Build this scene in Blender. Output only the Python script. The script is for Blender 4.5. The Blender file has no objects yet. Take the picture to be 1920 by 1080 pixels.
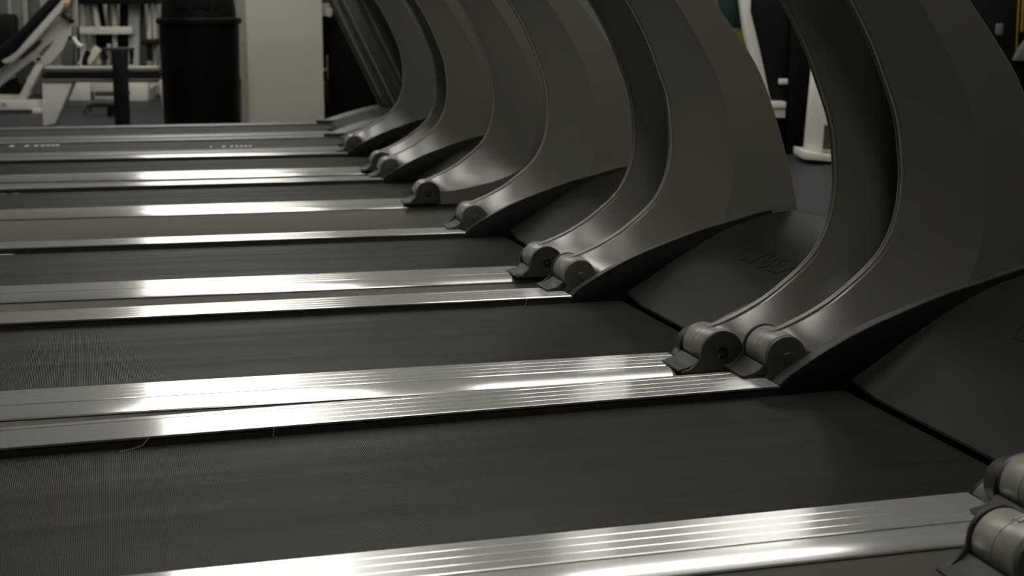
import bpy, bmesh, math, random
from math import sin, cos, pi, radians, sqrt
from mathutils import Vector, Matrix
random.seed(7)
S = bpy.context.scene
COL = S.collection

# ---------------------------------------------------------------- camera
YAW0 = 0.23            # camera heading relative to the row of machines
FPX = 3019.9; PITCH = 0.1745; ROLL = -0.0027; RAIL_Z = 0.20
CAM_Z = 0.5596 + RAIL_Z
def cam_axes():
    right = Vector((1, 0, 0)); fwd = Vector((0, cos(PITCH), -sin(PITCH))); down = Vector((0, -sin(PITCH), -cos(PITCH)))
    c, s = cos(ROLL), sin(ROLL)
    return c*right - s*down, s*right + c*down, fwd
RX, DN, FW = cam_axes()
RZ = Matrix.Rotation(-YAW0, 3, 'Z')
cam_d = bpy.data.cameras.new('camera'); cam = bpy.data.objects.new('camera', cam_d); COL.objects.link(cam)
m3 = RZ @ Matrix((RX, -DN, -FW)).transposed()
cam.matrix_world = Matrix.Translation((0, 0, CAM_Z)) @ m3.to_4x4()
cam_d.sensor_width = 36; cam_d.lens = 36*FPX/1920
cam_d.clip_start = 0.02; cam_d.clip_end = 60
cam_d.dof.use_dof = True; cam_d.dof.focus_distance = 2.45; cam_d.dof.aperture_fstop = 9.5
S.camera = cam

# ---------------------------------------------------------------- world, exposure
S.view_settings.view_transform = 'Standard'; S.view_settings.look = 'None'
S.view_settings.gamma = 1; S.view_settings.exposure = 0.0; S.view_settings.use_curve_mapping = False
w = bpy.data.worlds.new('world'); S.world = w; w.use_nodes = True
w.node_tree.nodes['Background'].inputs[0].default_value = (0.9, 0.95, 1, 1)
w.node_tree.nodes['Background'].inputs[1].default_value = 0.01

# ---------------------------------------------------------------- materials
def mat(name, col, rough=0.5, metal=0.0, spec=0.5, emit=None, aniso=0.0, noise=None, bump=None, coat=0.0):
    m = bpy.data.materials.new(name); m.use_nodes = True
    nt = m.node_tree; b = nt.nodes['Principled BSDF']
    b.inputs['Base Color'].default_value = (*col, 1); b.inputs['Roughness'].default_value = rough
    b.inputs['Metallic'].default_value = metal; b.inputs['Specular IOR Level'].default_value = spec
    b.inputs['Coat Weight'].default_value = coat
    if emit:
        b.inputs['Emission Color'].default_value = (*emit[0], 1); b.inputs['Emission Strength'].default_value = emit[1]
    tc = None
    if noise or bump:
        tc = nt.nodes.new('ShaderNodeTexCoord')
    if noise:      # (scale xyz, amount colour, amount roughness)
        mp = nt.nodes.new('ShaderNodeMapping'); mp.inputs['Scale'].default_value = noise[0]
        nt.links.new(tc.outputs['Object'], mp.inputs[0])
        nz = nt.nodes.new('ShaderNodeTexNoise'); nz.inputs['Scale'].default_value = 1; nz.inputs['Detail'].default_value = 4
        nt.links.new(mp.outputs[0], nz.inputs['Vector'])
        mr = nt.nodes.new('ShaderNodeMapRange'); mr.inputs[1].default_value = .3; mr.inputs[2].default_value = .7
        mr.inputs[3].default_value = 1-noise[1]; mr.inputs[4].default_value = 1+noise[1]
        nt.links.new(nz.outputs[0], mr.inputs[0])
        mx = nt.nodes.new('ShaderNodeVectorMath'); mx.operation = 'SCALE'; mx.inputs[0].default_value = col
        nt.links.new(mr.outputs[0], mx.inputs['Scale']); nt.links.new(mx.outputs[0], b.inputs['Base Color'])
        if noise[2]:
            m2 = nt.nodes.new('ShaderNodeMapRange'); m2.inputs[1].default_value = .3; m2.inputs[2].default_value = .7
            m2.inputs[3].default_value = rough-noise[2]; m2.inputs[4].default_value = rough+noise[2]
            nt.links.new(nz.outputs[0], m2.inputs[0]); nt.links.new(m2.outputs[0], b.inputs['Roughness'])
    if bump:       # (scale xyz, strength, distance)
        mp = nt.nodes.new('ShaderNodeMapping'); mp.inputs['Scale'].default_value = bump[0]
        nt.links.new(tc.outputs['Object'], mp.inputs[0])
        nz = nt.nodes.new('ShaderNodeTexNoise'); nz.inputs['Scale'].default_value = 1; nz.inputs['Detail'].default_value = 2
        nt.links.new(mp.outputs[0], nz.inputs['Vector'])
        bp = nt.nodes.new('ShaderNodeBump'); bp.inputs['Strength'].default_value = bump[1]; bp.inputs['Distance'].default_value = bump[2]
        nt.links.new(nz.outputs[0], bp.inputs['Height']); nt.links.new(bp.outputs[0], b.inputs['Normal'])
    if aniso:
        b.inputs['Anisotropic'].default_value = aniso
        tg = nt.nodes.new('ShaderNodeTangent'); tg.direction_type = 'RADIAL'; tg.axis = 'Z'
        cx = nt.nodes.new('ShaderNodeCombineXYZ'); cx.inputs[1].default_value = 1
        vt = nt.nodes.new('ShaderNodeVectorTransform'); vt.vector_type = 'VECTOR'; vt.convert_from = 'OBJECT'; vt.convert_to = 'WORLD'
        nt.links.new(cx.outputs[0], vt.inputs[0]); nt.links.new(vt.outputs[0], b.inputs['Tangent'])
        nt.nodes.remove(tg)
    return m
def add_broad_lobe(m, fac, rough, col):
    nt = m.node_tree; out = nt.nodes['Material Output']; b = nt.nodes['Principled BSDF']
    g = nt.nodes.new('ShaderNodeBsdfGlossy'); g.inputs['Roughness'].default_value = rough; g.inputs['Color'].default_value = (*col, 1)
    mx = nt.nodes.new('ShaderNodeMixShader'); mx.inputs[0].default_value = fac
    nt.links.new(b.outputs[0], mx.inputs[1]); nt.links.new(g.outputs[0], mx.inputs[2]); nt.links.new(mx.outputs[0], out.inputs['Surface'])
def belt_mat(name, col, rough):
    m = mat(name, col, rough, spec=.085, noise=((1.2, 26, 3), .16, .07))
    nt = m.node_tree; b = nt.nodes['Principled BSDF']
    tc = nt.nodes.new('ShaderNodeTexCoord')
    wv = nt.nodes.new('ShaderNodeTexWave'); wv.wave_type = 'BANDS'; wv.bands_direction = 'X'
    wv.inputs['Scale'].default_value = 125; wv.inputs['Distortion'].default_value = 0
    nt.links.new(tc.outputs['Object'], wv.inputs['Vector'])
    bp = nt.nodes.new('ShaderNodeBump'); bp.inputs['Strength'].default_value = .35; bp.inputs['Distance'].default_value = .0006
    nt.links.new(wv.outputs[1], bp.inputs['Height']); nt.links.new(bp.outputs[0], b.inputs['Normal'])
    return m
M = {
 'alu': mat('brushed_aluminium', (.80, .80, .78), .20, 1.0, aniso=1.0, noise=((.6, 160, 3), .05, .0)),
 'belt': belt_mat('black_ribbed_belt', (.0085, .0085, .0079), .52),
 'belt2': belt_mat('grey_ribbed_belt', (.036, .036, .036), .55),
 'frame': mat('black_steel', (.012, .012, .012), .6),
 'paint': mat('grey_satin_paint', (.094, .092, .080), .27, .0, spec=1.0, noise=((2, 2, 2), .015, 0), bump=((900, 900, 900), .05, .0004)),
 'ring': mat('grey_hinge_paint', (.175, .172, .150), .36, spec=.5),
 'panel': mat('grey_side_paint', (.28, .277, .247), .40, spec=.5, noise=((2, 2, 2), .04, .03)),
 'hood': mat('charcoal_textured_plastic', (.008, .008, .008), .50, spec=.10, noise=((4, 4, 4), .08, .03), bump=((700, 700, 700), .15, .0006)),
 'cover': mat('black_moulded_plastic', (.006, .006, .006), .50, spec=.18, bump=((700, 700, 700), .12, .0005)),
 'bracket': mat('dark_grey_moulded_plastic', (.020, .020, .020), .55, spec=.25),
 'cap': mat('grey_plastic_cap', (.034, .0335, .030), .45),
 'bolt': mat('black_bolt_metal', (.02, .02, .02), .15, .8),
 'mark': mat('worn_white_ink', (.42, .42, .38), .7),
 'grail': mat('matte_grey_rail', (.10, .10, .102), .42, spec=.5, noise=((2, 30, 2), .06, .04)),
 'gpost': mat('dark_grey_post_paint', (.035, .035, .035), .45),
 'gpost2': mat('mid_grey_pod_plastic', (.022, .022, .023), .45),
 'white': mat('white_powder_coat', (.72, .72, .66), .45),
 'white2': mat('dull_white_paint', (.50, .50, .46), .5),
 'black': mat('black_vinyl', (.006, .006, .0065), .5, spec=.2),
 'bin': mat('black_bin_plastic', (.004, .004, .004), .5, spec=.12),
 'dkgrey': mat('dark_grey_steel', (.05, .05, .048), .5),
 'midgrey': mat('mid_grey_paint', (.16, .16, .15), .5),
 'yellow': mat('yellow_paint', (.34, .23, .03), .5),
 'orange': mat('orange_plastic', (.55, .20, .03), .5),
 'teal': mat('dark_teal_paint', (.008, .02, .018), .5),
 'wall': mat('off_white_wall_paint', (.55, .55, .50), .7, noise=((1, 1, 1), .04, 0)),
 'column': mat('cream_column_paint', (.62, .62, .53), .6, noise=((1.5, 1.5, 1.5), .04, 0)),
 'ceil': mat('grey_ceiling_tile', (.32, .32, .31), .8),
 'floor': mat('speckled_rubber_floor', (.038, .038, .044), .5, spec=.3, noise=((60, 60, 60), .25, .05)),
 'lint': mat('pale_lint', (.20, .19, .15), .8),
 'skirt': mat('dark_skirting', (.03, .03, .03), .5),
 'lamp': mat('lit_diffuser', (.8, .8, .8), .5, emit=((1.0, .985, .925), 8.0)),
}

add_broad_lobe(M['alu'], .42, .72, (.34, .34, .335))

# ---------------------------------------------------------------- mesh helpers
class MB:
    def __init__(s): s.v = []; s.f = []
    def add(s, vs, fs):
        n = len(s.v); s.v += [tuple(v) for v in vs]; s.f += [tuple(i+n for i in f) for f in fs]; return s
    def box(s, x0, x1, y0, y1, z0, z1):
        return s.add([(x0,y0,z0),(x1,y0,z0),(x1,y1,z0),(x0,y1,z0),(x0,y0,z1),(x1,y0,z1),(x1,y1,z1),(x0,y1,z1)],
                     [(0,3,2,1),(4,5,6,7),(0,1,5,4),(1,2,6,5),(2,3,7,6),(3,0,4,7)])
    def prism(s, poly, y0, y1, poly1=None):      # poly in (x,z)
        n = len(poly); poly1 = poly1 or poly
        vs = [(x, y0, z) for x, z in poly] + [(x, y1, z) for x, z in poly1]
        fs = [tuple(range(n)), tuple(range(2*n-1, n-1, -1))] + [(i, i+n, (i+1) % n + n, (i+1) % n) for i in range(n)]
        return s.add(vs, fs)
    def prism_x(s, poly, x0, x1):      # poly in (y,z)
        n = len(poly)
        vs = [(x0, y, z) for y, z in poly] + [(x1, y, z) for y, z in poly]
        return s.add(vs, [tuple(range(n)), tuple(range(2*n-1, n-1, -1))] + [(i, (i+1) % n, (i+1) % n + n, i+n) for i in range(n)])
    def quad(s, P, th):      # P: four 3d points (a slanted plate), thickened along +y
        return s.add([*P, *[(x, y+th, z) for x, y, z in P]], [(0,1,2,3),(7,6,5,4),(0,4,5,1),(1,5,6,2),(2,6,7,3),(3,7,4,0)])
    def bar(s, a, b, wx, wy):  # bar in the xz plane with thickness wx across and wy in depth
        a = Vector(a); b = Vector(b); d = (b-a).normalized(); n = Vector((-d.z, 0, d.x))*wx/2
        y = Vector((0, wy/2, 0))
        vs = [a-n-y, b-n-y, b+n-y, a+n-y, a-n+y, b-n+y, b+n+y, a+n+y]
        return s.add(vs, [(0,1,2,3),(7,6,5,4),(0,4,5,1),(1,5,6,2),(2,6,7,3),(3,7,4,0)])
    def tube(s, pts, r, n=10, flat=False):
        pts = [Vector(p) for p in pts]; rings = []; up = Vector((0, 0, 1))
        for i, p in enumerate(pts):
            d = (pts[min(i+1, len(pts)-1)] - pts[max(i-1, 0)]).normalized()
            a = Vector((0, 1, 0)) if flat else d.cross(up); a = d.cross(Vector((0, 1, 0))) if a.length < .05 else a
            a.normalize(); b = d.cross(a); rr = r[i] if isinstance(r, (list, tuple)) else r
            rings.append([p + (a*cos(2*pi*k/n) + b*sin(2*pi*k/n))*rr for k in range(n)])
        vs = [q for R_ in rings for q in R_]; fs = []
        for i in range(len(rings)-1):
            for k in range(n):
                fs.append((i*n+k, i*n+(k+1) % n, (i+1)*n+(k+1) % n, (i+1)*n+k))
        fs += [tuple(range(n-1, -1, -1)), tuple((len(rings)-1)*n+k for k in range(n))]
        return s.add(vs, fs)
    def lathe_y(s, prof, cx, cz, n=40):   # prof list of (y, r), axis along y
        vs = []; fs = []
        for y, r in prof:
            vs += [(cx + r*cos(2*pi*k/n), y, cz + r*sin(2*pi*k/n)) for k in range(n)]
        for i in range(len(prof)-1):
            for k in range(n):
                fs.append((i*n+k, (i+1)*n+k, (i+1)*n+(k+1) % n, i*n+(k+1) % n))
        fs += [tuple(range(n)), tuple((len(prof)-1)*n+k for k in range(n-1, -1, -1))]
        return s.add(vs, fs)
    def lathe_z(s, prof, cx, cy, n=48):
        vs = []; fs = []
        for z, r in prof:
            vs += [(cx + r*cos(2*pi*k/n), cy + r*sin(2*pi*k/n), z) for k in range(n)]
        for i in range(len(prof)-1):
            for k in range(n):
                fs.append((i*n+k, i*n+(k+1) % n, (i+1)*n+(k+1) % n, (i+1)*n+k))
        fs += [tuple(range(n-1, -1, -1)), tuple((len(prof)-1)*n+k for k in range(n))]
        return s.add(vs, fs)
    def grid(s, rows, close=False):
        n = len(rows[0]); vs = [p for r in rows for p in r]; fs = []
        for i in range(len(rows)-1):
            for k in range(n if close else n-1):
                fs.append((i*n+k, i*n+(k+1) % n, (i+1)*n+(k+1) % n, (i+1)*n+k))
        return s.add(vs, fs)
    def build(s, name, m, parent=None, bevel=0, smooth=35, seg=2, label=None):
        me = bpy.data.meshes.new(name); me.from_pydata(s.v, [], s.f); me.update()
        bm = bmesh.new(); bm.from_mesh(me)
        bmesh.ops.remove_doubles(bm, verts=bm.verts, dist=1e-6)
        bmesh.ops.recalc_face_normals(bm, faces=bm.faces)
        if bevel:
            es = [e for e in bm.edges if len(e.link_faces) == 2 and e.calc_face_angle(0) > radians(35)]
            bmesh.ops.bevel(bm, geom=es, offset=bevel, segments=seg, profile=.5, affect='EDGES', clamp_overlap=True)
        bm.to_mesh(me); bm.free()
        me.materials.append(m if not isinstance(m, str) else M[m])
        if smooth:
            me.shade_smooth() if hasattr(me, 'shade_smooth') else [setattr(p, 'use_smooth', True) for p in me.polygons]
            me.set_sharp_from_angle(angle=radians(smooth))
        o = bpy.data.objects.new(name, me); COL.objects.link(o)
        if parent: o.parent = parent
        if label: o['label'] = label
        return o
def empty(name, loc, rz, label, cat, group=None):
    o = bpy.data.objects.new(name, None); COL.objects.link(o); o.empty_display_size = .1
    o.location = loc; o.rotation_euler = (0, 0, rz); o['label'] = label; o['category'] = cat
    if group: o['group'] = group
    return o
def tag(o, label, cat, group=None):
    o['label'] = label; o['category'] = cat
    if group: o['group'] = group
    return o
def struct(o): o['kind'] = 'structure'; return o
def text_mesh(s, size, ext):
    c = bpy.data.curves.new('letters', 'FONT'); c.body = s; c.size = size; c.extrude = ext; c.align_x = 'CENTER'; c.align_y = 'CENTER'
    o = bpy.data.objects.new('letters', c); COL.objects.link(o)
    bpy.context.view_layer.update(); dg = bpy.context.evaluated_depsgraph_get()
    me = bpy.data.meshes.new_from_object(o.evaluated_get(dg)); vs = [v.co.copy() for v in me.vertices]; fs = [tuple(p.vertices) for p in me.polygons]
    bpy.data.objects.remove(o); bpy.data.meshes.remove(me); bpy.data.curves.remove(c)
    return vs, fs
def spline(P, n):     # Catmull-Rom through rows of equal-length tuples
    out = []
    for i in range(len(P)-1):
        a, b, c, d = P[max(i-1, 0)], P[i], P[i+1], P[min(i+2, len(P)-1)]
        for k in range(n):
            t = k/n
            out.append(tuple(.5*((2*b[j]) + (-a[j]+c[j])*t + (2*a[j]-5*b[j]+4*c[j]-d[j])*t*t + (-a[j]+3*b[j]-3*c[j]+d[j])*t**3) for j in range(len(b))))
    out.append(P[-1]); return out
def interp(x, xs, ys):
    if x <= xs[0]: return ys[0]
    for i in range(len(xs)-1):
        if x <= xs[i+1]: return ys[i] + (ys[i+1]-ys[i])*(x-xs[i])/(xs[i+1]-xs[i])
    return ys[-1]

# ---------------------------------------------------------------- room
XL, XR, YF, YB, HC = -7.0, 7.5, -3.5, 15.0, 2.75
struct(MB().box(XL, XR, YF, YB, -.1, 0).build('floor', 'floor'))
struct(MB().box(XL, XR, YF, YB, HC, HC+.1).build('ceiling', 'ceil'))
struct(MB().box(XL, XR, YB, YB+.15, 0, HC).build('wall_back', 'wall'))
struct(MB().box(XL, XR, YF-.15, YF, 0, HC).build('wall_front', 'wall'))
struct(MB().box(XL-.15, XL, YF, YB, 0, HC).build('wall_left', 'wall'))
struct(MB().box(XR, XR+.15, YF, YB, 0, HC).build('wall_right', 'wall'))
struct(MB().box(XL, XR, YB-.02, YB, 0, .1).build('baseboard_back', 'skirt'))
struct(MB().box(XR-.02, XR, YF, YB-.02, 0, .1).build('baseboard_right', 'skirt'))

# ceiling lights (rows of troffers let into the ceiling)
def ceiling_light(x0, x1, y0, y1, first=[None]):
    if first[0] is None:
        t = empty('ceiling_light', (0, 0, 0), 0, '', 'ceiling light')
        w_, l_ = .73, 1.25
        fr = MB(); b = .03
        for a in ((-w_/2-b, w_/2+b, -l_/2-b, -l_/2), (-w_/2-b, w_/2+b, l_/2, l_/2+b), (-w_/2-b, -w_/2, -l_/2, l_/2), (w_/2, w_/2+b, -l_/2, l_/2)):
            fr.box(*a, -.02, 0)
        fr.build('light_frame', 'white', t)
        MB().box(-w_/2, w_/2, -l_/2, l_/2, -.014, -.002).build('diffuser', 'lamp', t)
        first[0] = t
    else:
        s_ = first[0]; t = s_.copy(); COL.objects.link(t)
        for ch in s_.children:
            c = ch.copy(); COL.objects.link(c); c.parent = t
    t.location = ((x0+x1)/2, (y0+y1)/2, HC)
    t['label'] = 'white recessed ceiling light panel above the row of treadmills'; t['group'] = 'ceiling light panels'
    return t
LX = (.03, .76)
for y in (1.65, 3.55, 5.45, 7.35, 9.25, 11.15):
    ceiling_light(LX[0], LX[1], y, y+1.25)
for y in (6.0, 9.5):
    ceiling_light(2.5, 3.23, y, y+1.25)
for x, y in ((-3.2, 8), (-3.2, 11), (1.1, 1.9), (.40, -.25)):
    ceiling_light(x, x+.73, y, y+1.25)

# ---------------------------------------------------------------- treadmill of the main row
# local frame: x forward along the belt (0 = hinge), y 0 = inner edge of far rail, z measured from rail top (mesh origin at floor: +RAIL_Z)
Z0 = RAIL_Z
def zz(P): return [(x, y, z+Z0) for x, y, z in P]
XREAR, XBELT = -1.50, .094
BY = .27        # half belt opening, centre line y = -.27
ROWS = [  # ridge (x,z), inner crease (x,z), back edge (x,z)
 (.022,.0600,.052,.050,.054,-.002),(.050,.0690,.075,.036,.080,-.003),(.085,.0840,.122,.040,.130,-.003),(.122,.1040,.175,.050,.200,-.003),
 (.154,.1270,.225,.062,.290,-.003),(.184,.1520,.275,.081,.380,-.003),(.206,.1770,.310,.106,.465,.004),(.222,.2080,.334,.150,.500,.070),
 (.231,.2410,.347,.200,.497,.145),(.2345,.275,.349,.245,.486,.200),(.234,.3060,.345,.290,.473,.249),(.225,.3740,.330,.365,.441,.345),
 (.201,.4400,.301,.439,.404,.432),(.177,.4960,.266,.499,.360,.496),(.140,.5610,.226,.561,.310,.561),(.085,.6350,.165,.635,.240,.640),
 (.020,.7200,.095,.720,.165,.730),(-.050,.8100,.020,.810,.090,.820),(-.120,.9000,-.050,.900,.020,.910)]
def make_upright(root, yc):
    """one curved leg, centred on y = yc"""
    rows = []
    for (px, pz, qx, qz, bx, bz) in spline(ROWS, 5):
        # small bend inside the seam along the front ridge
        tx, tz = qx-px, qz-pz; L = sqrt(tx*tx+tz*tz) or 1
        ix, iz = tx/L, tz/L
        h = .0435; L = L if L > .004 else 1
        f = lambda y, t: (px+tx*t, yc+y, pz+tz*t+Z0)
        dx, dz = bx-qx, bz-qz
        g = lambda y, d: (px+ix*d, yc+y, pz+iz*d+Z0)
        row = [g(.0008, -.0006), g(.0026, -.0022), g(.0048, -.0016), g(.0060, .0012), f(.0085, .035), f(.025, .45), f(.038, .90), (qx+dx*.03, yc+h, qz+dz*.03+Z0), (bx-dx*.03, yc+h, bz-dz*.03+Z0), (bx-dx*.006, yc+h-.0012, bz-dz*.006+Z0), (bx, yc+h-.004, bz+Z0),
               (bx, yc-h+.004, bz+Z0), (bx-dx*.006, yc-h+.0012, bz-dz*.006+Z0), (bx-dx*.03, yc-h, bz-dz*.03+Z0), (qx+dx*.03, yc-h, qz+dz*.03+Z0), f(-.038, .90), f(-.025, .45), f(-.0085, .035), g(-.0060, .0012), g(-.0048, -.0016), g(-.0026, -.0022), g(-.0008, -.0006),
               g(0, .0018)]
        rows.append(row)
    mb = MB().grid(rows, close=True)
    n = len(rows[0]); mb.f += [tuple(range(n)), tuple((len(rows)-1)*n+k for k in range(n-1, -1, -1))]
    up = mb.build('upright', 'paint', root, smooth=14)
    ps = [(p[0], p[1]) for p in spline(ROWS, 5)][1:]
    for yy in (-.0040, .0040):      # thin raised seam where the shells meet; its paler paint stands in for edge highlights
        MB().tube([(x-.0006, yc+yy, z+Z0+.0006) for x, z in ps], .0023, 8, True).build('seam_bead', 'ring', up, smooth=60)
    cx, cz = .033, .030+Z0
    for a, b in ((-.0345, .0), (.0012, .0410)):
        prof = [(a, .001), (a, .0285), (a+.0012, .0315), (a+.003, .0330), (b-.0002, .0330), (b, .0328), (b, .001)] if a < 0 else \
               [(a, .001), (a, .0328), (a+.0002, .0330), (b-.003, .0330), (b-.0012, .0315), (b, .0285), (b, .001)]
        MB().lathe_y([(yc+y, r) for y, r in prof], cx, cz).build('hinge_ring', 'ring', up, smooth=40)
    return up
def make_bracket(root, yc, s):
    """saddle under the barrel; s=+1 far leg (inner side toward -y), s=-1 near leg"""
    cx, cz, R = .033, .030, .0335
    br = MB()
    # sloping saddle between the plates
    sad = [(-.034,0),(-.034,.004),(-.026,.0055),(-.016,.008),(-.008,.012),(-.003,.017)]
    sad += [(cx+(R+.0012)*cos(a), cz+(R+.0012)*sin(a)) for a in [radians(200+k*14) for k in range(11)]]
    sad += [(.075, .010), (.085, 0)]
    br.prism([(x, z+Z0) for x, z in sad], yc-.036, yc+.041)
    # flared foot on the rail beside the saddle
    o = yc + s*.041
    out = [(-.034,0),(-.030,.004),(-.020,.006),(-.010,.014),(-.002,.024)]
    out += [(cx+R*1.02*cos(a), cz+R*1.02*sin(a)) for a in [radians(178-k*12) for k in range(16)]] + [(.068, .012), (.070, 0)]
    y0, y1 = sorted((o+s*.0012, o+s*.0075))
    br.prism([(x, z+Z0) for x, z in out], y0, y1)
    b = br.build('hinge_bracket', 'bracket', root, bevel=.0012, smooth=30)
    # bolt in the outer plate
    yb = o+s*.0075; prof = [(yb-s*.004, .001), (yb-s*.004, .0085), (yb+s*.0006, .0085), (yb+s*.0012, .0075), (yb+s*.0012, .0052), (yb-s*.003, .0040), (yb-s*.003, .0008)]
    MB().lathe_y(sorted(prof, key=lambda t: 0) if s > 0 else prof, cx, cz+Z0, 24).build('bolt', 'bolt', b)
    return b
TX = [-.002, .004, .012, .023, .046, .080, .113, .155, .198, .240, .284, .328, .390, .420]
TZ = [-.016, .001, .009, .017, .031, .049, .065, .082, .097, .111, .124, .134, .150, .155]
RXs = [0, .095, .11, .196, .334, .42]; RZs = [-.012, -.008, .004, .058, .131, .150]
def make_cover(root, s, yin, yout):
    """dark inner wall between upright and motor hood, with the round end plate of the hinge"""
    def under(x0, drop, zlow):       # outline below the top line
        xs = [x for x in TX if x >= x0]
        return [(x, interp(x, TX, TZ)-drop+Z0) for x in xs] + [(xs[-1], zlow+Z0), (xs[0], zlow+Z0)]
    y0, y1 = sorted((yin, yin+s*.006))
    cv = MB().prism(under(-.01, 0, -.035), y0, y1).build('hood_side_cover', 'cover', root, bevel=.0012, smooth=30)
    ya, yb_ = yin+s*.0062, yout
    top = spline([(x, z) for x, z in zip(TX, TZ)][1:], 3)
    rows = [[(x, ya, z-.0008+Z0), (x, (ya+yb_)/2, z-.003+Z0), (x, yb_, z-.009+Z0), (x, yb_, -.03+Z0), (x, ya, -.03+Z0)] for x, z in top]
    mb = MB().grid(rows, close=True); mb.f += [(0, 1, 2, 3, 4), tuple((len(rows)-1)*5+k for k in (4, 3, 2, 1, 0))]
    mb.build('hinge_top_trim', 'cap', root, smooth=40)
    # end plate: disc round the barrel with a foot
    cx, cz, R = .033, .030, .0315
    pl = [(-.003, -.004), (.004, .006), (.004, .014)] + [(cx+R*cos(a), cz+R*sin(a)) for a in [radians(205-k*13) for k in range(17)]] + [(.070, .022), (.085, .034), (.085, -.004)]
    y0, y1 = sorted((yout+s*.0003, yout+s*.0085))
    p = MB().prism([(x, z+Z0) for x, z in pl], y0, y1).build('hinge_end_plate', 'cap', root, bevel=.0015, smooth=30)
    if s < 0:      # dark moulded boot on the belt side of the near hinge
        MB().lathe_y([(yout-.001, .001), (yout-.001, .031), (yout+.014, .0305), (yout+.028, .027), (yout+.038, .019), (yout+.043, .009), (yout+.044, .001)], cx-.004, cz-.008+Z0, 28).build('hinge_boot', 'bracket', root, smooth=60)
    yk = yout+s*.001
    prof = [(yk+s*.003, .0005), (yk+s*.003, .0085), (yk-s*.0012, .0085), (yk-s*.0025, .0075), (yk-s*.003, .0005)]
    MB().lathe_y(prof, cx+.002, cz-.001+Z0, 28).build('cap_button', 'cap', p)
    return cv
def make_treadmill():
    root = empty('treadmill', (0, 0, 0), 0, '', 'treadmill')
    # belt loop
    th, r = .0022, .030; zt = -.0135
    def loop(off):
        P = []
        for k in range(9):
            a = pi/2 - pi*k/8; P.append((XBELT+(r+off)*cos(a), zt-r+(r+off)*sin(a)))
        for k in range(9):
            a = -pi/2 - pi*k/8; P.append((XREAR+.05+(r+off)*cos(a), zt-r+(r+off)*sin(a)))
        return P
    o_, i_ = loop(0), loop(-th); n = len(o_); y0, y1 = -.534, -.006
    rows = [[(x, y0, z+Z0) for x, z in o_], [(x, y1, z+Z0) for x, z in o_], [(x, y1, z+Z0) for x, z in i_], [(x, y0, z+Z0) for x, z in i_], [(x, y0, z+Z0) for x, z in o_]]
    MB().grid([list(r_) for r_ in rows], close=True).build('running_belt', 'belt', root, smooth=30)
    # deck frame: black beams under the rails + cross members
    fr = MB()
    for a, b in ((.0015, .121), (-.661, -.5415)):
        fr.box(XREAR+.01, .50, a, b, .05, Z0-.004)
    for x in (XREAR+.25, -.6, .30): fr.box(x, x+.06, -.5415, .0015, .06, .12)
    fr.build('deck_frame', 'frame', root)
    MB().box(XREAR+.09, XBELT-.04, -.532, -.008, Z0+zt-.022, Z0+zt-.0045).build('deck_board', 'frame', root)
    # side rails: ribbed inner strip, seam, plain outer strip that falls away gently
    def rail_prof():
        P = [(0.0, -.0035), (0.0, -.0010), (.0010, 0.0)]
        for g in (.0225, .0450, .0675):
            P += [(g-.0014, 0.0), (g-.0005, -.00045), (g+.0005, -.00045), (g+.0014, 0.0)]
        P += [(.0875, .0), (.0890, -.0010), (.0893, -.0036)]
        O = [(.0946, -.0036), (.0949, -.0010), (.0958, -.0004), (.104, -.0008), (.114, -.0020), (.122, -.0042), (.128, -.0075), (.1315, -.0105), (.1325, -.0125), (.128, -.0125), (.127, -.0080), (.0948, -.0038)]
        P += [(.0, -.0038)]
        return P, O
    for s in (1, -1):
        P, O = rail_prof()
        mir = lambda Q_: [((y if s > 0 else -.54-y), z+Z0) for y, z in Q_]
        P2 = [(.052, -.0038), (.052, 0)] + P[11:-1]
        MB().prism_x(mir(P), XREAR, .0).prism_x(mir(P2), .0001, .50).prism_x(mir(O), XREAR, .50).build('side_rail', 'alu', root, smooth=22)
        # painted side skirt, slightly bellied
        Q = [(.1265, -.0135), (.1310, -.0150), (.1330, -.030), (.1350, -.060), (.1350, -.085), (.132, -.115), (.126, -.140), (.119, -.140), (.122, -.06), (.1235, -.0135)]
        poly = [((y if s > 0 else -.54-y), z+Z0) for y, z in Q]
        MB().prism_x(poly, XREAR+.02, .50).build('side_skirt', 'panel', root, smooth=50)
    # rear end covers and rubber feet
    for s in (1, -1):
        a, b = (.0, .136) if s > 0 else (-.676, -.54)
        pr = [(XREAR-.05, .07), (XREAR-.05, .155), (XREAR-.035, .185), (XREAR-.01, .199), (XREAR+.03, .2025), (XREAR+.03, .07)]
        MB().prism(pr, a, b).build('rear_end_cover', 'bracket', root, bevel=.004)
        ym = (a+b)/2
        MB().lathe_z([(0, .026), (.012, .026), (.014, .012), (.075, .012)], XREAR+.10, ym, 20).build('levelling_foot', 'frame', root)
        MB().lathe_z([(0, .026), (.012, .026), (.014, .012), (.075, .012)], .40, ym, 20).build('levelling_foot', 'frame', root)
    # motor hood
    HX = [.140,.126,.1125,.114,.122,.14,.17,.20,.235,.27,.305,.34,.375,.41,.445,.475,.50]
    HZ = [-.035,-.010,-.0035,-.0005,.005,.0155,.034,.054,.074,.094,.112,.127,.137,.1455,.1505,.1515,.151]
    ys = [0.0]; 
    ys = [-.0005,-.006,-.012,-.018,-.028,-.042,-.06,-.08,-.11,-.15,-.20,-.27]
    ys = ys + [-.54-y for y in ys[-2::-1]]
    cols = []
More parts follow.
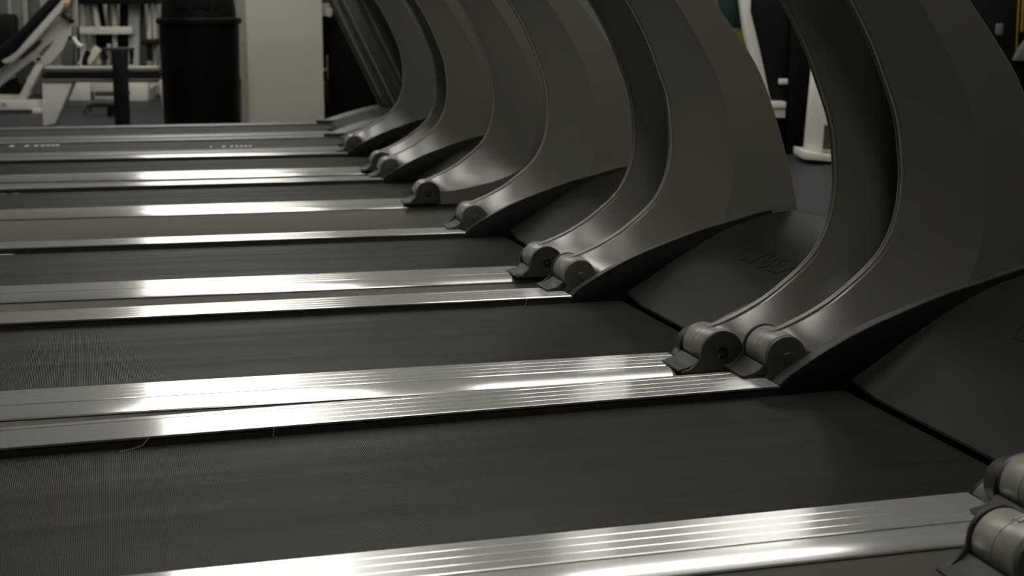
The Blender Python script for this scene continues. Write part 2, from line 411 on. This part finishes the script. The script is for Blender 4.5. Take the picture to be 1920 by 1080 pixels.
    for y in ys:
        e = min(-y, .54+y)                        # distance from the edge
        rim = max(0, 1-e/.010)*.004 + .002
        bulge = 1-((y+.27)/.27)**2
        col = []
        for j, (x, z) in enumerate(zip(HX, HZ)):
            up = min(1, max(0, (x-.11)/.25)) if j > 2 else 0
            wdt = .075*(1-up)+.004                  # channel beside the ridge narrows upward
            t = min(1, max(0, (e-.014)/max(wdt, .001))); t = t*t*(3-2*t)
            dip = .007*(1-up)*t if e > .012 else 0
            ridge = .004*max(0, 1-abs(e-.008)/.010) * (1-.6*up)
            x2 = x + (x > .38)*(x-.38)/.12*(.075*bulge-.03)
            col.append((x2, y, z - dip + ridge + Z0 - (.004 if e < .002 else 0)))
        xe = col[-1][0]; ze = col[-1][2]
        for k in range(1, 8):
            a = k/7*pi/2
            col.append((xe+.10*sin(a), y, ze-.10*(1-cos(a))))
        col.append((xe+.115, y, .06)); col.append((xe+.11, y, .045)); 
        cols.append(col)
    hd = MB().grid(cols)
    # closing underside and ends
    n = len(cols[0]); m_ = len(cols)
    hd.f += [tuple(range(n)), tuple((m_-1)*n+k for k in range(n-1, -1, -1))]
    hd.f += [(i*n+n-1, (i+1)*n+n-1, (i+1)*n, i*n) for i in range(m_-1)]
    hood = hd.build('motor_hood', 'hood', root, smooth=24)
    vs, fs = text_mesh('CYBEX', .062, .0008)
    ax = Vector((0, -1, 0)); ay = Vector((cos(.49), 0, sin(.49))); az = ax.cross(ay)
    c0 = Vector((.284, -.285, .1035+Z0-.0012))
    def on_hood(v):
        x = c0.x + ay.x*v.y; up = min(1, max(0, (x-.11)/.25))
        return (x, c0.y - v.x*1.28, interp(x, HX[2:], HZ[2:]) - .007*(1-up) + Z0 + (v.z+.0008)*.55)
    tm = MB().add([on_hood(v) for v in vs], fs)
    tm.build('raised_lettering', 'hood', hood, smooth=0)
    # legs, hinges, covers
    make_upright(root, .0905); make_upright(root, -.6485)
    make_bracket(root, .0905, 1); make_bracket(root, -.6475, -1)
    make_cover(root, 1, .0, .046); make_cover(root, -1, -.54, -.600)
    return root
def kids(o): return [c for c in bpy.data.objects if c.parent == o]
def copy_tree(o, parent=None):
    c = o.copy(); COL.objects.link(c)
    if parent: c.parent = parent
    for ch in kids(o): copy_tree(ch, c)
    return c
def cam2w(x, y): return (x*cos(YAW0)+y*sin(YAW0), -x*sin(YAW0)+y*cos(YAW0))
POSE = [ # cam-frame x, y, yaw, incline, lift, label
 (.3938, 2.3025, .2421, .0162, .0075, 'grey treadmill whose broad black belt and ribbed rail fill the bottom of the photo'),
 (.1153, 3.0988, .2584, -.0025, -.0021, 'grey treadmill just behind the front belt, raised lettering visible on its dark hood'),
 (-.1161, 3.9942, .2280, -.0008, -.0027, 'grey treadmill in the middle of the curved row, third full belt from the front'),
 (-.4216, 5.2459, .2192, .0001, -.0022, 'grey treadmill with a wide lit side skirt and brightly lit upright foot'),
 (-.6292, 6.1631, .2222, -.0019, -.0005, 'farthest treadmill with curved uprights, just before the two straight-post ones'),
]
proto = make_treadmill()
# the one nearest the camera, mostly below the frame
zx, zy = .4568, 1.5398; thz = .2421
ox = zx - (cos(thz)*0 - sin(thz)*.131); oy = zy - (sin(thz)*0 + cos(thz)*.131)
POSE.insert(0, (ox, oy, thz, 0.0, 0.0, 'nearest grey treadmill, only a hinge and bracket showing in the lower right corner'))
treads = []
for i, (x, y, th, sl, dz, lb) in enumerate(POSE):
    t = proto if i == 0 else copy_tree(proto)
    wx, wy = cam2w(x, y); t.location = (wx, wy, dz); t.rotation_euler = (0, -sl, th-YAW0)
    t['label'] = lb; t['group'] = 'treadmills with curved grey uprights'
    t.location.z = dz
    for c in kids(t):              # each levelling foot is screwed in or out to the floor
        if c.name.startswith('levelling_foot'):
            xc = sum(v.co.x for v in c.data.vertices)/len(c.data.vertices)
            c.location.z = -xc*sl - dz
    treads.append(t)

# worn white print along the belt edges
def belt_marks(t, segs, y0, y1, skew=0, fuzzy=0):
    mb = MB(); z = Z0-.0135+.0004
    for a, b in segs:
        if fuzzy:
            n = int((b-a)/.004)
            for k in range(n):
                if random.random() < fuzzy: continue
                x = a+(b-a)*k/n; l = random.uniform(.001, .003); yy = y0+random.uniform(0, y1-y0)*.6
                mb.box(x, x+l, yy, yy+random.uniform(.002, .006), z-.0003, z)
        else:
            mb.add([(a, y0, z-.0003), (b, y0, z-.0003), (b+skew, y1, z-.0003), (a+skew, y1, z-.0003), (a, y0, z), (b, y0, z), (b+skew, y1, z), (a+skew, y1, z)],
                   [(0,3,2,1),(4,5,6,7),(0,1,5,4),(1,2,6,5),(2,3,7,6),(3,0,4,7)])
    return mb.build('worn_belt_print', 'mark', t, smooth=0, label='worn off-white print along the belt edge')
tA, tB, tC, tD, tE = treads[1:]
belt_marks(tB, [(-.545, -.50), (-.48, -.44), (-.43, -.395), (-.38, -.35), (-.335, -.29)], -.5335, -.526, fuzzy=.35)
belt_marks(tB, [(-.275, -.235)], -.5335, -.522, fuzzy=.15)
belt_marks(tC, [(-1.275, -1.255), (-1.252, -1.232), (-1.222, -1.20), (-1.18, -1.165), (-1.14, -1.085)], -.019, -.011)
belt_marks(tD, [(-1.31, -1.28), (-1.255, -1.235), (-1.20, -1.18), (-1.16, -1.14)], -.020, -.014)

# lint threads caught at the rail edges
def lint(t, P, r, label):
    mb = MB().tube(P, r, 6); o = mb.build('lint_thread', 'lint')
    tag(o, label, 'lint thread'); o.matrix_world = Matrix.Translation(t.location) @ Matrix.Rotation(t.rotation_euler.z, 4, 'Z'); return o
zb = Z0-.0135
lint(tB, [(-.10, .003, Z0+.001), (-.094, -.004, Z0+.001), (-.092, -.009, Z0-.004), (-.097, -.016, zb+.0012), (-.112, -.022, zb+.0008), (-.135, -.022, zb+.0008), (-.155, -.030, zb+.0008)], .0004, 'curled pale lint thread by the hinge foot on the second belt')
lint(tA, [(-.905, -.002, Z0-.016), (-.915, -.008, zb-.012), (-.93, -.014, zb-.014), (-.945, -.020, zb-.015)], .0004, 'thin pale lint thread at the far left edge of the front belt')
lint(tA, [(-.74, -.004, Z0-.012), (-.742, -.009, zb-.010), (-.737, -.013, zb-.011)], .0004, 'short pale lint speck at the edge of the front belt')

# ---------------------------------------------------------------- the two plainer treadmills at the far end
def make_plain():
    root = empty('treadmill', (0, 0, 0), 0, '', 'treadmill')
    z1 = Z0
    th, r, zt = .0022, .028, -.010; xr, xf = -1.62, .10
    def loop(off):
        return [(xf+(r+off)*cos(pi/2-pi*k/8), zt-r+(r+off)*sin(pi/2-pi*k/8)) for k in range(9)] + [(xr+(r+off)*cos(-pi/2-pi*k/8), zt-r+(r+off)*sin(-pi/2-pi*k/8)) for k in range(9)]
    o_, i_ = loop(0), loop(-th); y0, y1 = -.50, -.006
    rows = [[(x, y, z+z1) for x, z in P] for P, y in ((o_, y0), (o_, y1), (i_, y1), (i_, y0), (o_, y0))]
    MB().grid(rows, close=True).build('running_belt', 'belt2', root, smooth=30)
    for s in (1, -1):
        a, b = (0, .105) if s > 0 else (-.61, -.505)
        P = [(a, -.10), (a, -.004), (a+.006, 0), (b-.02, 0), (b-.005, -.006), (b, -.02), (b, -.14), (a, -.14)] if s > 0 else [(b, -.14), (b, -.004), (b-.006, 0), (a+.02, 0), (a+.005, -.006), (a, -.02), (a, -.14)]
        MB().prism_x([(y, z+z1) for y, z in P], xr-.02, .42).build('side_rail', 'grail', root, smooth=40)
        # rounded rear end cap, black
        q = [(xr-.10, .07), (xr-.10, .12), (xr-.08, .165), (xr-.04, .19), (xr+.02, .204), (xr+.10, .206), (xr+.10, .07)]
        MB().prism(q, a-.002, b+.002).build('rear_end_cap', 'frame', root, bevel=.006)
        # foot pod beside the hood: long low dome carrying the post
        yc = (a+b)/2
        rows = []
        for k in range(13):
            t = k/12; x = .02+t*.52; hgt = .004+.085*sin(min(1, t*1.25)*pi/2)*(1 if t < .8 else 1-((t-.8)/.2)**2*.9); wd = .060*(.55+.45*sin(pi*min(1, .15+t*.85)))
            rows.append([(x, yc+wd*cos(a_), z1+hgt*max(0, sin(a_))) for a_ in [radians(180-i*18) for i in range(11)]] + [(x, yc+wd, z1-.1), (x, yc-wd, z1-.1)])
        mb = MB().grid(rows, close=True); n = len(rows[0]); mb.f += [tuple(range(n)), tuple(12*n+k for k in range(n-1, -1, -1))]
        mb.build('post_foot_pod', 'gpost2', root, smooth=50)
        # straight post leaning back towards the user
        y_0, y_1 = yc-.035, yc+.035
        A = [(.30, z1+.05), (.44, z1+.05), (.44, z1+.10)]
        poly = [(.315, z1+.06), (.400, z1+.06), (.392, z1+.10), (-.015, 1.15), (-.10, 1.15), (.303, z1+.10)]
        p = MB().prism(poly, y_0, y_1).build('upright_post', 'gpost', root, bevel=.010)
        for yy in (y_0, y_1):
            MB().prism([(.312, z1+.12), (.318, z1+.12), (-.067, 1.13), (-.073, 1.13)], yy-.002, yy+.002).build('post_trim_line', 'midgrey', p)
        for x in (xr+.15, .34):
            MB().lathe_z([(0, .028), (.012, .028), (.014, .012), (.075, .012)], x, yc, 16).build('levelling_foot', 'frame', root)
    # low flat hood
    HX = [.06,.065,.09,.15,.22,.30,.38,.45,.50,.53]; HZ = [-.03,-.004,.012,.036,.058,.076,.088,.090,.078,.03]
    rows = [[(x, -.505+.50*j/10, z*(1-.25*(abs(j-5)/5)**2)+z1) for j in range(11)] for x, z in zip(HX, HZ)]
    rows += [[(.53, -.505+.50*j/10, .06) for j in range(11)], [(.06, -.505+.50*j/10, .06) for j in range(11)], [(.06, -.505+.50*j/10, z1-.03) for j in range(11)]]
    MB().grid(rows).build('motor_hood', 'hood', root, smooth=35)
    # black end plates where the hood meets the rails
    for yy in (-.515, .0):
        MB().box(.0, .16, yy, yy+.02, z1, z1+.012).build('hood_edge_plate', 'frame', root, bevel=.002)
    return root
plain = make_plain()
F0 = (-.807, 6.953, .222); G0 = (-.937, 7.754, .222)
for i, (p, lb) in enumerate(((F0, 'flat grey treadmill with straight posts and white print on its belt'), (G0, 'farthest flat grey treadmill in the row, nearest the black bin and cream column'))):
    t = plain if i == 0 else copy_tree(plain)
    wx, wy = cam2w(p[0], p[1]); t.location = (wx, wy, 0); t.rotation_euler = (0, 0, p[2]-YAW0)
    t['label'] = lb; t['group'] = 'treadmills with straight posts'
    if i == 0: tF = t
def dashes(t, x0, ws, y0, y1, skew):
    mb = MB(); z = Z0-.010+.0006
    for a, b in ws:
        mb.add([(x0+a, y0, z-.0004), (x0+b, y0, z-.0004), (x0+b+skew, y1, z-.0004), (x0+a+skew, y1, z-.0004), (x0+a, y0, z), (x0+b, y0, z), (x0+b+skew, y1, z), (x0+a+skew, y1, z)],
               [(0,3,2,1),(4,5,6,7),(0,1,5,4),(1,2,6,5),(2,3,7,6),(3,0,4,7)])
    mb.build('belt_print', 'mark', t, smooth=0, label='small off-white print on the belt')
dashes(tF, -1.30, [(0, .018), (.06, .076), (.098, .112), (.124, .138), (.147, .160), (.166, .177), (.184, .196)], -.085, -.015, .004)
dashes(tF, -.50, [(0, .010), (.048, .062), (.082, .094), (.103, .114), (.121, .133), (.139, .150), (.157, .168)], -.32, -.26, .004)

# ---------------------------------------------------------------- background things
FLOOR_PT = None
def ray(px, py):
    return RX*((px-960)/FPX) + DN*((py-540)/FPX) + FW
class BG:
    """a thing standing at forward distance D, its frame squared to the camera heading"""
    def __init__(s, name, px, D, label, cat, group=None, z=0.0):
        d = ray(px, 150); t = D/d.y; s.x0 = t*d.x; s.D = D; s.z = z
        wx, wy = cam2w(s.x0, D); s.root = empty(name, (wx, wy, z), -YAW0, label, cat, group)
    def P(s, px, py, dy=0.0):
        d = ray(px, py); t = (s.D+dy)/d.y
        return (t*d.x - s.x0, dy, CAM_Z + t*d.z - s.z)
    def q(s, pts, name, m, dy=0.0, th=.05, bevel=.004, smooth=35, parent=None, label=None):   # outline traced at its own distance, given real thickness
        P = [s.P(x, y, dy) for x, y in pts]; poly = [(p[0], max(p[2], .0 if s.z == 0 else -9)) for p in P]
        return MB().prism(poly, dy, dy+th).build(name, m, parent or s.root, bevel=bevel, smooth=smooth, label=label)
    def box(s, px0, px1, py0, py1, name, m, dy=0.0, th=.05, floor=False, **k):
        a = s.P(px0, py1, dy); b = s.P(px1, py0, dy)
        z0 = 0.0 if floor else max(a[2], 0)
        return MB().box(a[0], b[0], dy, dy+th, z0, b[2]).build(name, m, k.get('parent') or s.root, bevel=k.get('bevel', .004), label=k.get('label'))
    def tube(s, pts, r, name, m, dy=0.0, parent=None):
        return MB().tube([Vector(s.P(x, y, dy)) for x, y in pts], r, 10).build(name, m, parent or s.root, smooth=50)

# cream column
a = ray(463, 100); D = 10.0
px0 = D*a.x/a.y; b_ = ray(605, 100); px1 = D*b_.x/b_.y
w0 = cam2w(px0, D); wd = px1-px0
col = MB().box(w0[0], w0[0]+wd*1.0, w0[1]-.02, w0[1]+.62, 0, HC).build('wall_column', 'column', bevel=.006)
struct(col)

# black bin
bn = BG('trash_bin', 377, 9.55, 'tall round black bin with a domed lid beside the cream column', 'bin')
rb = bn.P(377, 100)[0]; R0 = (bn.P(451, 100)[0]-bn.P(302, 100)[0])/2
zr = bn.P(377, 34)[2]
MB().lathe_z([(0, R0*.93), (.01, R0*.95), (zr-.02, R0*.99), (zr-.01, R0)], 0, 0).build('bin_body', 'bin', bn.root, smooth=40)
MB().lathe_z([(zr-.035, R0*1.0), (zr-.03, R0*1.06), (zr-.005, R0*1.065), (zr+.003, R0*1.03), (zr+.004, R0*.9)], 0, 0).build('bin_rim', 'bin', bn.root, smooth=40)
MB().lathe_z([(zr+.002, R0*.93), (zr+.06, R0*.92), (zr+.14, R0*.86), (zr+.22, R0*.74), (zr+.29, R0*.55), (zr+.33, R0*.3), (zr+.34, .01)], 0, 0).build('bin_lid', 'bin', bn.root, smooth=60)
MB().box(-R0*.45, R0*.45, -R0*.93, -R0*.80, zr+.05, zr+.19).build('lid_flap', 'black', bn.root, bevel=.01)

# striped bench with white wedge legs
be = BG('workout_bench', 150, 10.2, 'long dark padded bench on white wedge-shaped legs, left of the black bin', 'bench')
be.box(84, 296, 124, 129, 'bench_top_edge', 'white', th=.03, bevel=.003)
be.box(77, 298, 129, 138, 'bench_pad', 'dkgrey', dy=-.02, th=.14, bevel=.01)
be.box(77, 298, 138.5, 146, 'bench_pad', 'black', dy=-.02, th=.14, bevel=.01)
be.box(78, 297, 146, 155, 'bench_apron', 'midgrey', dy=-.01, th=.12, bevel=.006)
be.q([(79, 155), (136, 155), (103, 232), (80, 236)], 'wedge_leg', 'white', th=.10)
be.q([(296, 150), (330, 150), (326, 232), (310, 232)], 'wedge_leg', 'white', dy=.0, th=.10)
be.tube([(158, 122), (160, 108), (166, 96)], .018, 'adjuster_handle', 'black', dy=.1)

# black post stand
st = BG('equipment_post', 225, 9.9, 'black upright post with a crossbar and hooked ends, standing left of the bin', 'post')
st.box(215, 234, 93, 230, 'post', 'black', th=.07, floor=True)
st.box(195, 248, 89, 95, 'crossbar', 'dkgrey', th=.06)
st.tube([(196, 92), (194, 99), (197, 106), (202, 110)], .014, 'hook', 'black', dy=.03)
st.tube([(246, 92), (247, 105), (246, 120)], .014, 'hook', 'black', dy=.03)
for x in (204, 217): st.tube([(x, 90), (x, 82)], .012, 'peg', 'white2', dy=.03)
st.box(200, 244, 240, 247, 'base_plate', 'dkgrey', dy=-.15, th=.35, floor=True)

# low pedestal arm between post and bench
pa = BG('floor_stand', 190, 11.2, 'low dark curved foot stand on the floor under the bench', 'stand')
pa.tube([(166, 214), (163, 204), (162, 198), (172, 194), (190, 193), (217, 194)], .028, 'curved_arm', 'dkgrey', dy=0)
pa.box(201, 218, 196, 221, 'foot_block', 'black', th=.10, floor=True)
pa.box(170, 175, 172, 194, 'strut', 'dkgrey', th=.03)
pa.box(178, 238, 172, 180, 'cross_plate', 'dkgrey', th=.10)

# white leg press machine at far left
lp = BG('leg_press_machine', 50, 11.6, 'white framed incline machine with a long slanted black pad, far left', 'exercise machine')
lp.q([(-30, 118), (0, 85), (40, 52), (88, 0), (112, -26), (136, -26), (112, 3), (30, 95), (10, 108), (-30, 135)], 'slanted_pad', 'black', dy=-.16, th=.34, bevel=.02)
lp.q([(0, 112), (14, 108), (30, 97), (60, 62), (118, -6), (140, -30), (156, -30), (128, 6), (66, 76), (26, 114), (8, 120)], 'carriage_rail', 'white', dy=-.14, th=.08, bevel=.008)
lp.q([(0, 160), (0, 140), (40, 104), (88, 56), (108, 38), (122, 30), (132, 38), (131, 66), (118, 92), (96, 118), (80, 126), (70, 120), (60, 114), (30, 136)], 'side_frame', 'white', th=.06)
lp.q([(72, 101), (84, 88), (100, 76), (92, 90), (78, 104)], 'frame_slot', 'midgrey', dy=-.012, th=.02, bevel=0)
lp.q([(36, 108), (60, 88), (72, 76), (80, 77), (66, 92), (40, 112)], 'frame_slot', 'dkgrey', dy=-.012, th=.02, bevel=0)
lp.q([(36, 142), (52, 122), (62, 114), (67, 122), (58, 136), (38, 158), (34, 150)], 'frame_slot', 'dkgrey', dy=-.012, th=.02, bevel=0)
lp.q([(66, 120), (80, 124), (44, 190), (30, 190)], 'front_strut', 'white', dy=-.02, th=.08)
lp.box(-60, 70, 188, 206, 'base_beam', 'white', dy=-.04, th=.14)
lp.box(-60, 40, 178, 190, 'base_beam', 'white2', dy=0, th=.12)
lp.box(60, 76, 204, 210, 'base_foot', 'white', dy=-.05, th=.16, floor=True)
lp.q([(-5, 168), (10, 155), (24, 146), (34, 146), (36, 172), (30, 178), (-5, 178)], 'weight_plate_stack', 'black', dy=.08, th=.2, bevel=.01)
lp.box(-40, 28, 26, 95, 'back_pad', 'black', dy=.30, th=.10, bevel=.03)
lp.box(28, 36, -30, 150, 'rear_post', 'midgrey', dy=.42, th=.06)
for (x, y, r) in ((133, 40, .017), (131, 71, .012), (27, 110, .014), (72, 111, .010)):
    p = lp.P(x, y, -.03); MB().lathe_y([(-.05, r*.9), (-.045, r), (-.0, r)], p[0], p[2], 16).build('pivot_cap', 'black', lp.root)
p = lp.P(125, 9, -.15); MB().lathe_y([(-.17, .016), (-.165, .02), (-.14, .02)], p[0], p[2], 16).build('knob', 'orange', lp.root)
lp.tube([(114, 20), (130, 34)], .03, 'shock_tube', 'dkgrey', dy=-.05)
lp.box(136, 141, -30, 50, 'vertical_guide', 'white2', dy=.1, th=.05)
lp.tube([(136, 70), (146, 84), (154, 88)], .018, 'linkage', 'white', dy=0)
lp.tube([(150, 122), (160, 105), (165, 100)], .02, 'linkage', 'white', dy=.05)
vs, fs = text_mesh('CYBEX', .055, .002)
a = lp.P(-12, 197, -.0405)
MB().add([(a[0]+v.x*1.15, -.0415-v.z*.5, a[2]+v.y) for v in vs], fs).build('base_lettering', 'black', lp.root, smooth=0)

# weight machine tower behind, many uprights
def rack(px, D, label, bars, extra):
    r = BG('weight_machine', px, D, label, 'exercise machine')
    for (pts, m, wth, dy) in bars:
        a, b = r.P(*pts[0], dy), r.P(*pts[1], dy)
        MB().bar((a[0], dy, max(a[2], .0)), (b[0], dy, max(b[2], 0)), wth, .05).build('frame_bar', m, r.root, bevel=.004)
    for f_ in extra: f_(r)
    return r
FLR = 176
rack(215, 13.3, 'white framed cable machine with many upright bars, behind the bench', [
 (((157, 175), (157, -40)), 'white2', .05, 0.0), (((152, 175), (152, -40)), 'dkgrey', .05, .2), (((170, -40), (185, 55)), 'white', .035, -.1), (((170, 5), (182, 118)), 'white', .045, .1),
 (((205, 175), (205, -40)), 'white2', .03, .15), (((216, 130), (216, -40)), 'white', .035, 0), (((232, 125), (232, -40)), 'black', .06, .1), (((193, 60), (180, -20)), 'black', .06, .15),
 (((252, 176), (252, -40)), 'white2', .085, 0.0), (((246, 176), (246, -40)), 'midgrey', .05, .1), (((281, 128), (281, -40)), 'white', .028, .0), (((291, 128), (291, -40)), 'white', .024, .05), (((270, 176), (266, -40)), 'midgrey', .04, .3),
 (((165, 118), (185, 90)), 'white', .06, -.1), (((186, 122), (170, 90)), 'white2', .06, .05), (((128, 122), (128, 70)), 'midgrey', .10, .2)],
 [lambda r: r.box(149, 247, 50, 64, 'cross_beam', 'white', dy=-.12, th=.08),
  lambda r: r.box(142, 286, -20, 8, 'top_shelf', 'black', dy=-.2, th=.5),
  lambda r: r.box(180, 245, 62, 90, 'weight_stack', 'black', dy=.05, th=.2, bevel=.01),
  lambda r: r.box(263, 292, 74, 86, 'seat', 'black', dy=-.25, th=.3, bevel=.02),
  lambda r: r.box(275, 283, 85, 114, 'seat_post', 'black', dy=-.2, th=.06),
  lambda r: r.box(129, 168, 155, 180, 'floor_plate', 'white', dy=-.2, th=.3, floor=True),
  lambda r: r.box(170, 214, 156, 172, 'floor_plate', 'white2', dy=-.2, th=.3, floor=True),
  lambda r: r.box(236, 276, 156, 176, 'floor_plate', 'white', dy=-.25, th=.3, floor=True),
  lambda r: r.tube([(283, 165), (290, 160), (297, 158)], .02, 'foot_tube', 'white2', dy=-.2)])
# slatted pale screen far behind
sc = BG('slatted_screen', 120, 14.0, 'pale grey vertical slatted screen at the back wall behind the machines', 'screen')
for i in range(16):
    sc.box(-20+i*20, -20+i*20+13, -40, 175, 'slat', ('white2', 'midgrey', 'wall')[i % 3], dy=.0, th=.04, floor=True, bevel=.002)
sc.box(-22, 300, -46, -40, 'head_rail', 'white2', dy=0, th=.05)

# black cabinet right of the column
cb = BG('black_cabinet', 680, 10.4, 'tall plain black cabinet behind the leaning posts, right of the cream column', 'cabinet')
cb.box(617, 790, -60, 200, 'cabinet_body', 'bin', th=.55, floor=True)
cb.box(619, 700, -56, 203, 'cabinet_door', 'bin', dy=-.02, th=.018, bevel=.003)
sg = BG('wall_phone', 608, 10.9, 'small pale box with a handle on the dark side strip by the column', 'wall box', z=0)
sg.box(605, 618, 30, 152, 'back_strip', 'bin', dy=.05, th=.03)
sg.box(613, 617.5, 103, 148, 'box_edge', 'white2', th=.03)
sg.box(604, 614, 128, 134, 'box_arm', 'white2', th=.03)
sg.box(604, 618, 149, 215, 'lower_strip', 'dkgrey', dy=.05, th=.05, floor=True)
sg.q([(602, 152), (606, 150), (616, 212), (612, 214)], 'cord', 'black', dy=.0, th=.02, bevel=0)
tw = BG('hanging_towel', 612, 10.2, 'crumpled pale towel with a yellow spot hanging beside the cream column', 'towel', z=0)
pts = [(601, 18), (605, 12), (609, 5), (616, 4), (621, 12), (622, 26), (619, 34), (611, 30), (603, 26)]
tw.q(pts, 'towel_cloth', 'white2', th=.06, bevel=.015)
tw.box(615, 619, 9, 14, 'yellow_spot', 'yellow', dy=-.012, th=.02, bevel=.002)
tw.box(603, 622, -30, 6, 'hook_rail', 'dkgrey', dy=.0, th=.04)

# right-hand side: white and black weight machine seen between the uprights
rm = BG('selector_weight_machine', 1450, 8.3, 'white and black weight machine seen in the gap between curved uprights', 'exercise machine')
rm.q([(1383, -40), (1406, -40), (1408, 5), (1407, 20), (1425, 95), (1455, 235), (1440, 235), (1396, 60)], 'slanted_upright', 'white', dy=-.05, th=.09)
rm.q([(1350, -40), (1383, -40), (1394, 54), (1350, 54)], 'rear_shroud', 'teal', dy=.10, th=.08)
rm.box(1345, 1396, 53, 57, 'shroud_edge', 'midgrey', dy=.08, th=.10, bevel=.002)
rm.box(1345, 1399, 58, 84, 'yellow_label_plate', 'yellow', dy=.09, th=.06)
rm.box(1345, 1404, 84, 130, 'lower_shroud', 'midgrey', dy=.10, th=.06)
rm.q([(1405, -40), (1500, -40), (1500, 190), (1432, 190), (1408, 15)], 'black_shroud', 'black', dy=.0, th=.08)
rm.box(1476, 1530, -40, 295, 'black_tower', 'bin', dy=-.10, th=.20, floor=True)
rm.box(1461, 1477.5, 148, 158, 'white_tab', 'white', dy=-.13, th=.03)
rm.box(1430, 1474, 191, 203, 'white_step', 'white', dy=-.12, th=.12)
rm.box(1430, 1473, 204, 221, 'white_step', 'white', dy=-.10, th=.12)
rm.box(1434, 1476, 222, 290, 'black_kick_panel', 'bin', dy=.02, th=.10, floor=True)
wm = BG('white_cable_station', 1530, 7.75, 'white steel station with a broad base plate, right of the black tower', 'exercise machine')
wm.q([(1525, 120), (1600, 120), (1600, 290), (1546, 284), (1509, 290)], 'white_side_plate', 'white', dy=0, th=.06)
wm.q([(1546, 235), (1620, 235), (1620, 284), (1543, 280)], 'dark_inset', 'dkgrey', dy=-.012, th=.02, bevel=0)
wm.q([(1508, 284), (1625, 300), (1625, 325), (1508, 299)], 'base_plate', 'white', dy=-.08, th=.30)
# far right: black machine with yellow strip
yr = BG('black_cable_machine', 1900, 7.6, 'black machine with a thin yellow strip at the upper right edge of the photo', 'exercise machine')
yr.box(1800, 1960, -60, 215, 'black_body', 'black', th=.3, floor=True)
yr.box(1907, 1914, -60, 92, 'yellow_strip', 'yellow', dy=-.02, th=.018, bevel=.002)
yr.box(1915, 1925, -60, 60, 'yellow_strip', 'yellow', dy=-.03, th=.018, bevel=.002)
yr.q([(1903, 112), (1912, 92), (1930, 70), (1990, 70), (1990, 114), (1903, 114)], 'grey_foot_panel', 'midgrey', dy=-.06, th=.05)
yr.box(1869, 1882, 44, 66, 'grey_tab', 'midgrey', dy=-.03, th=.03)
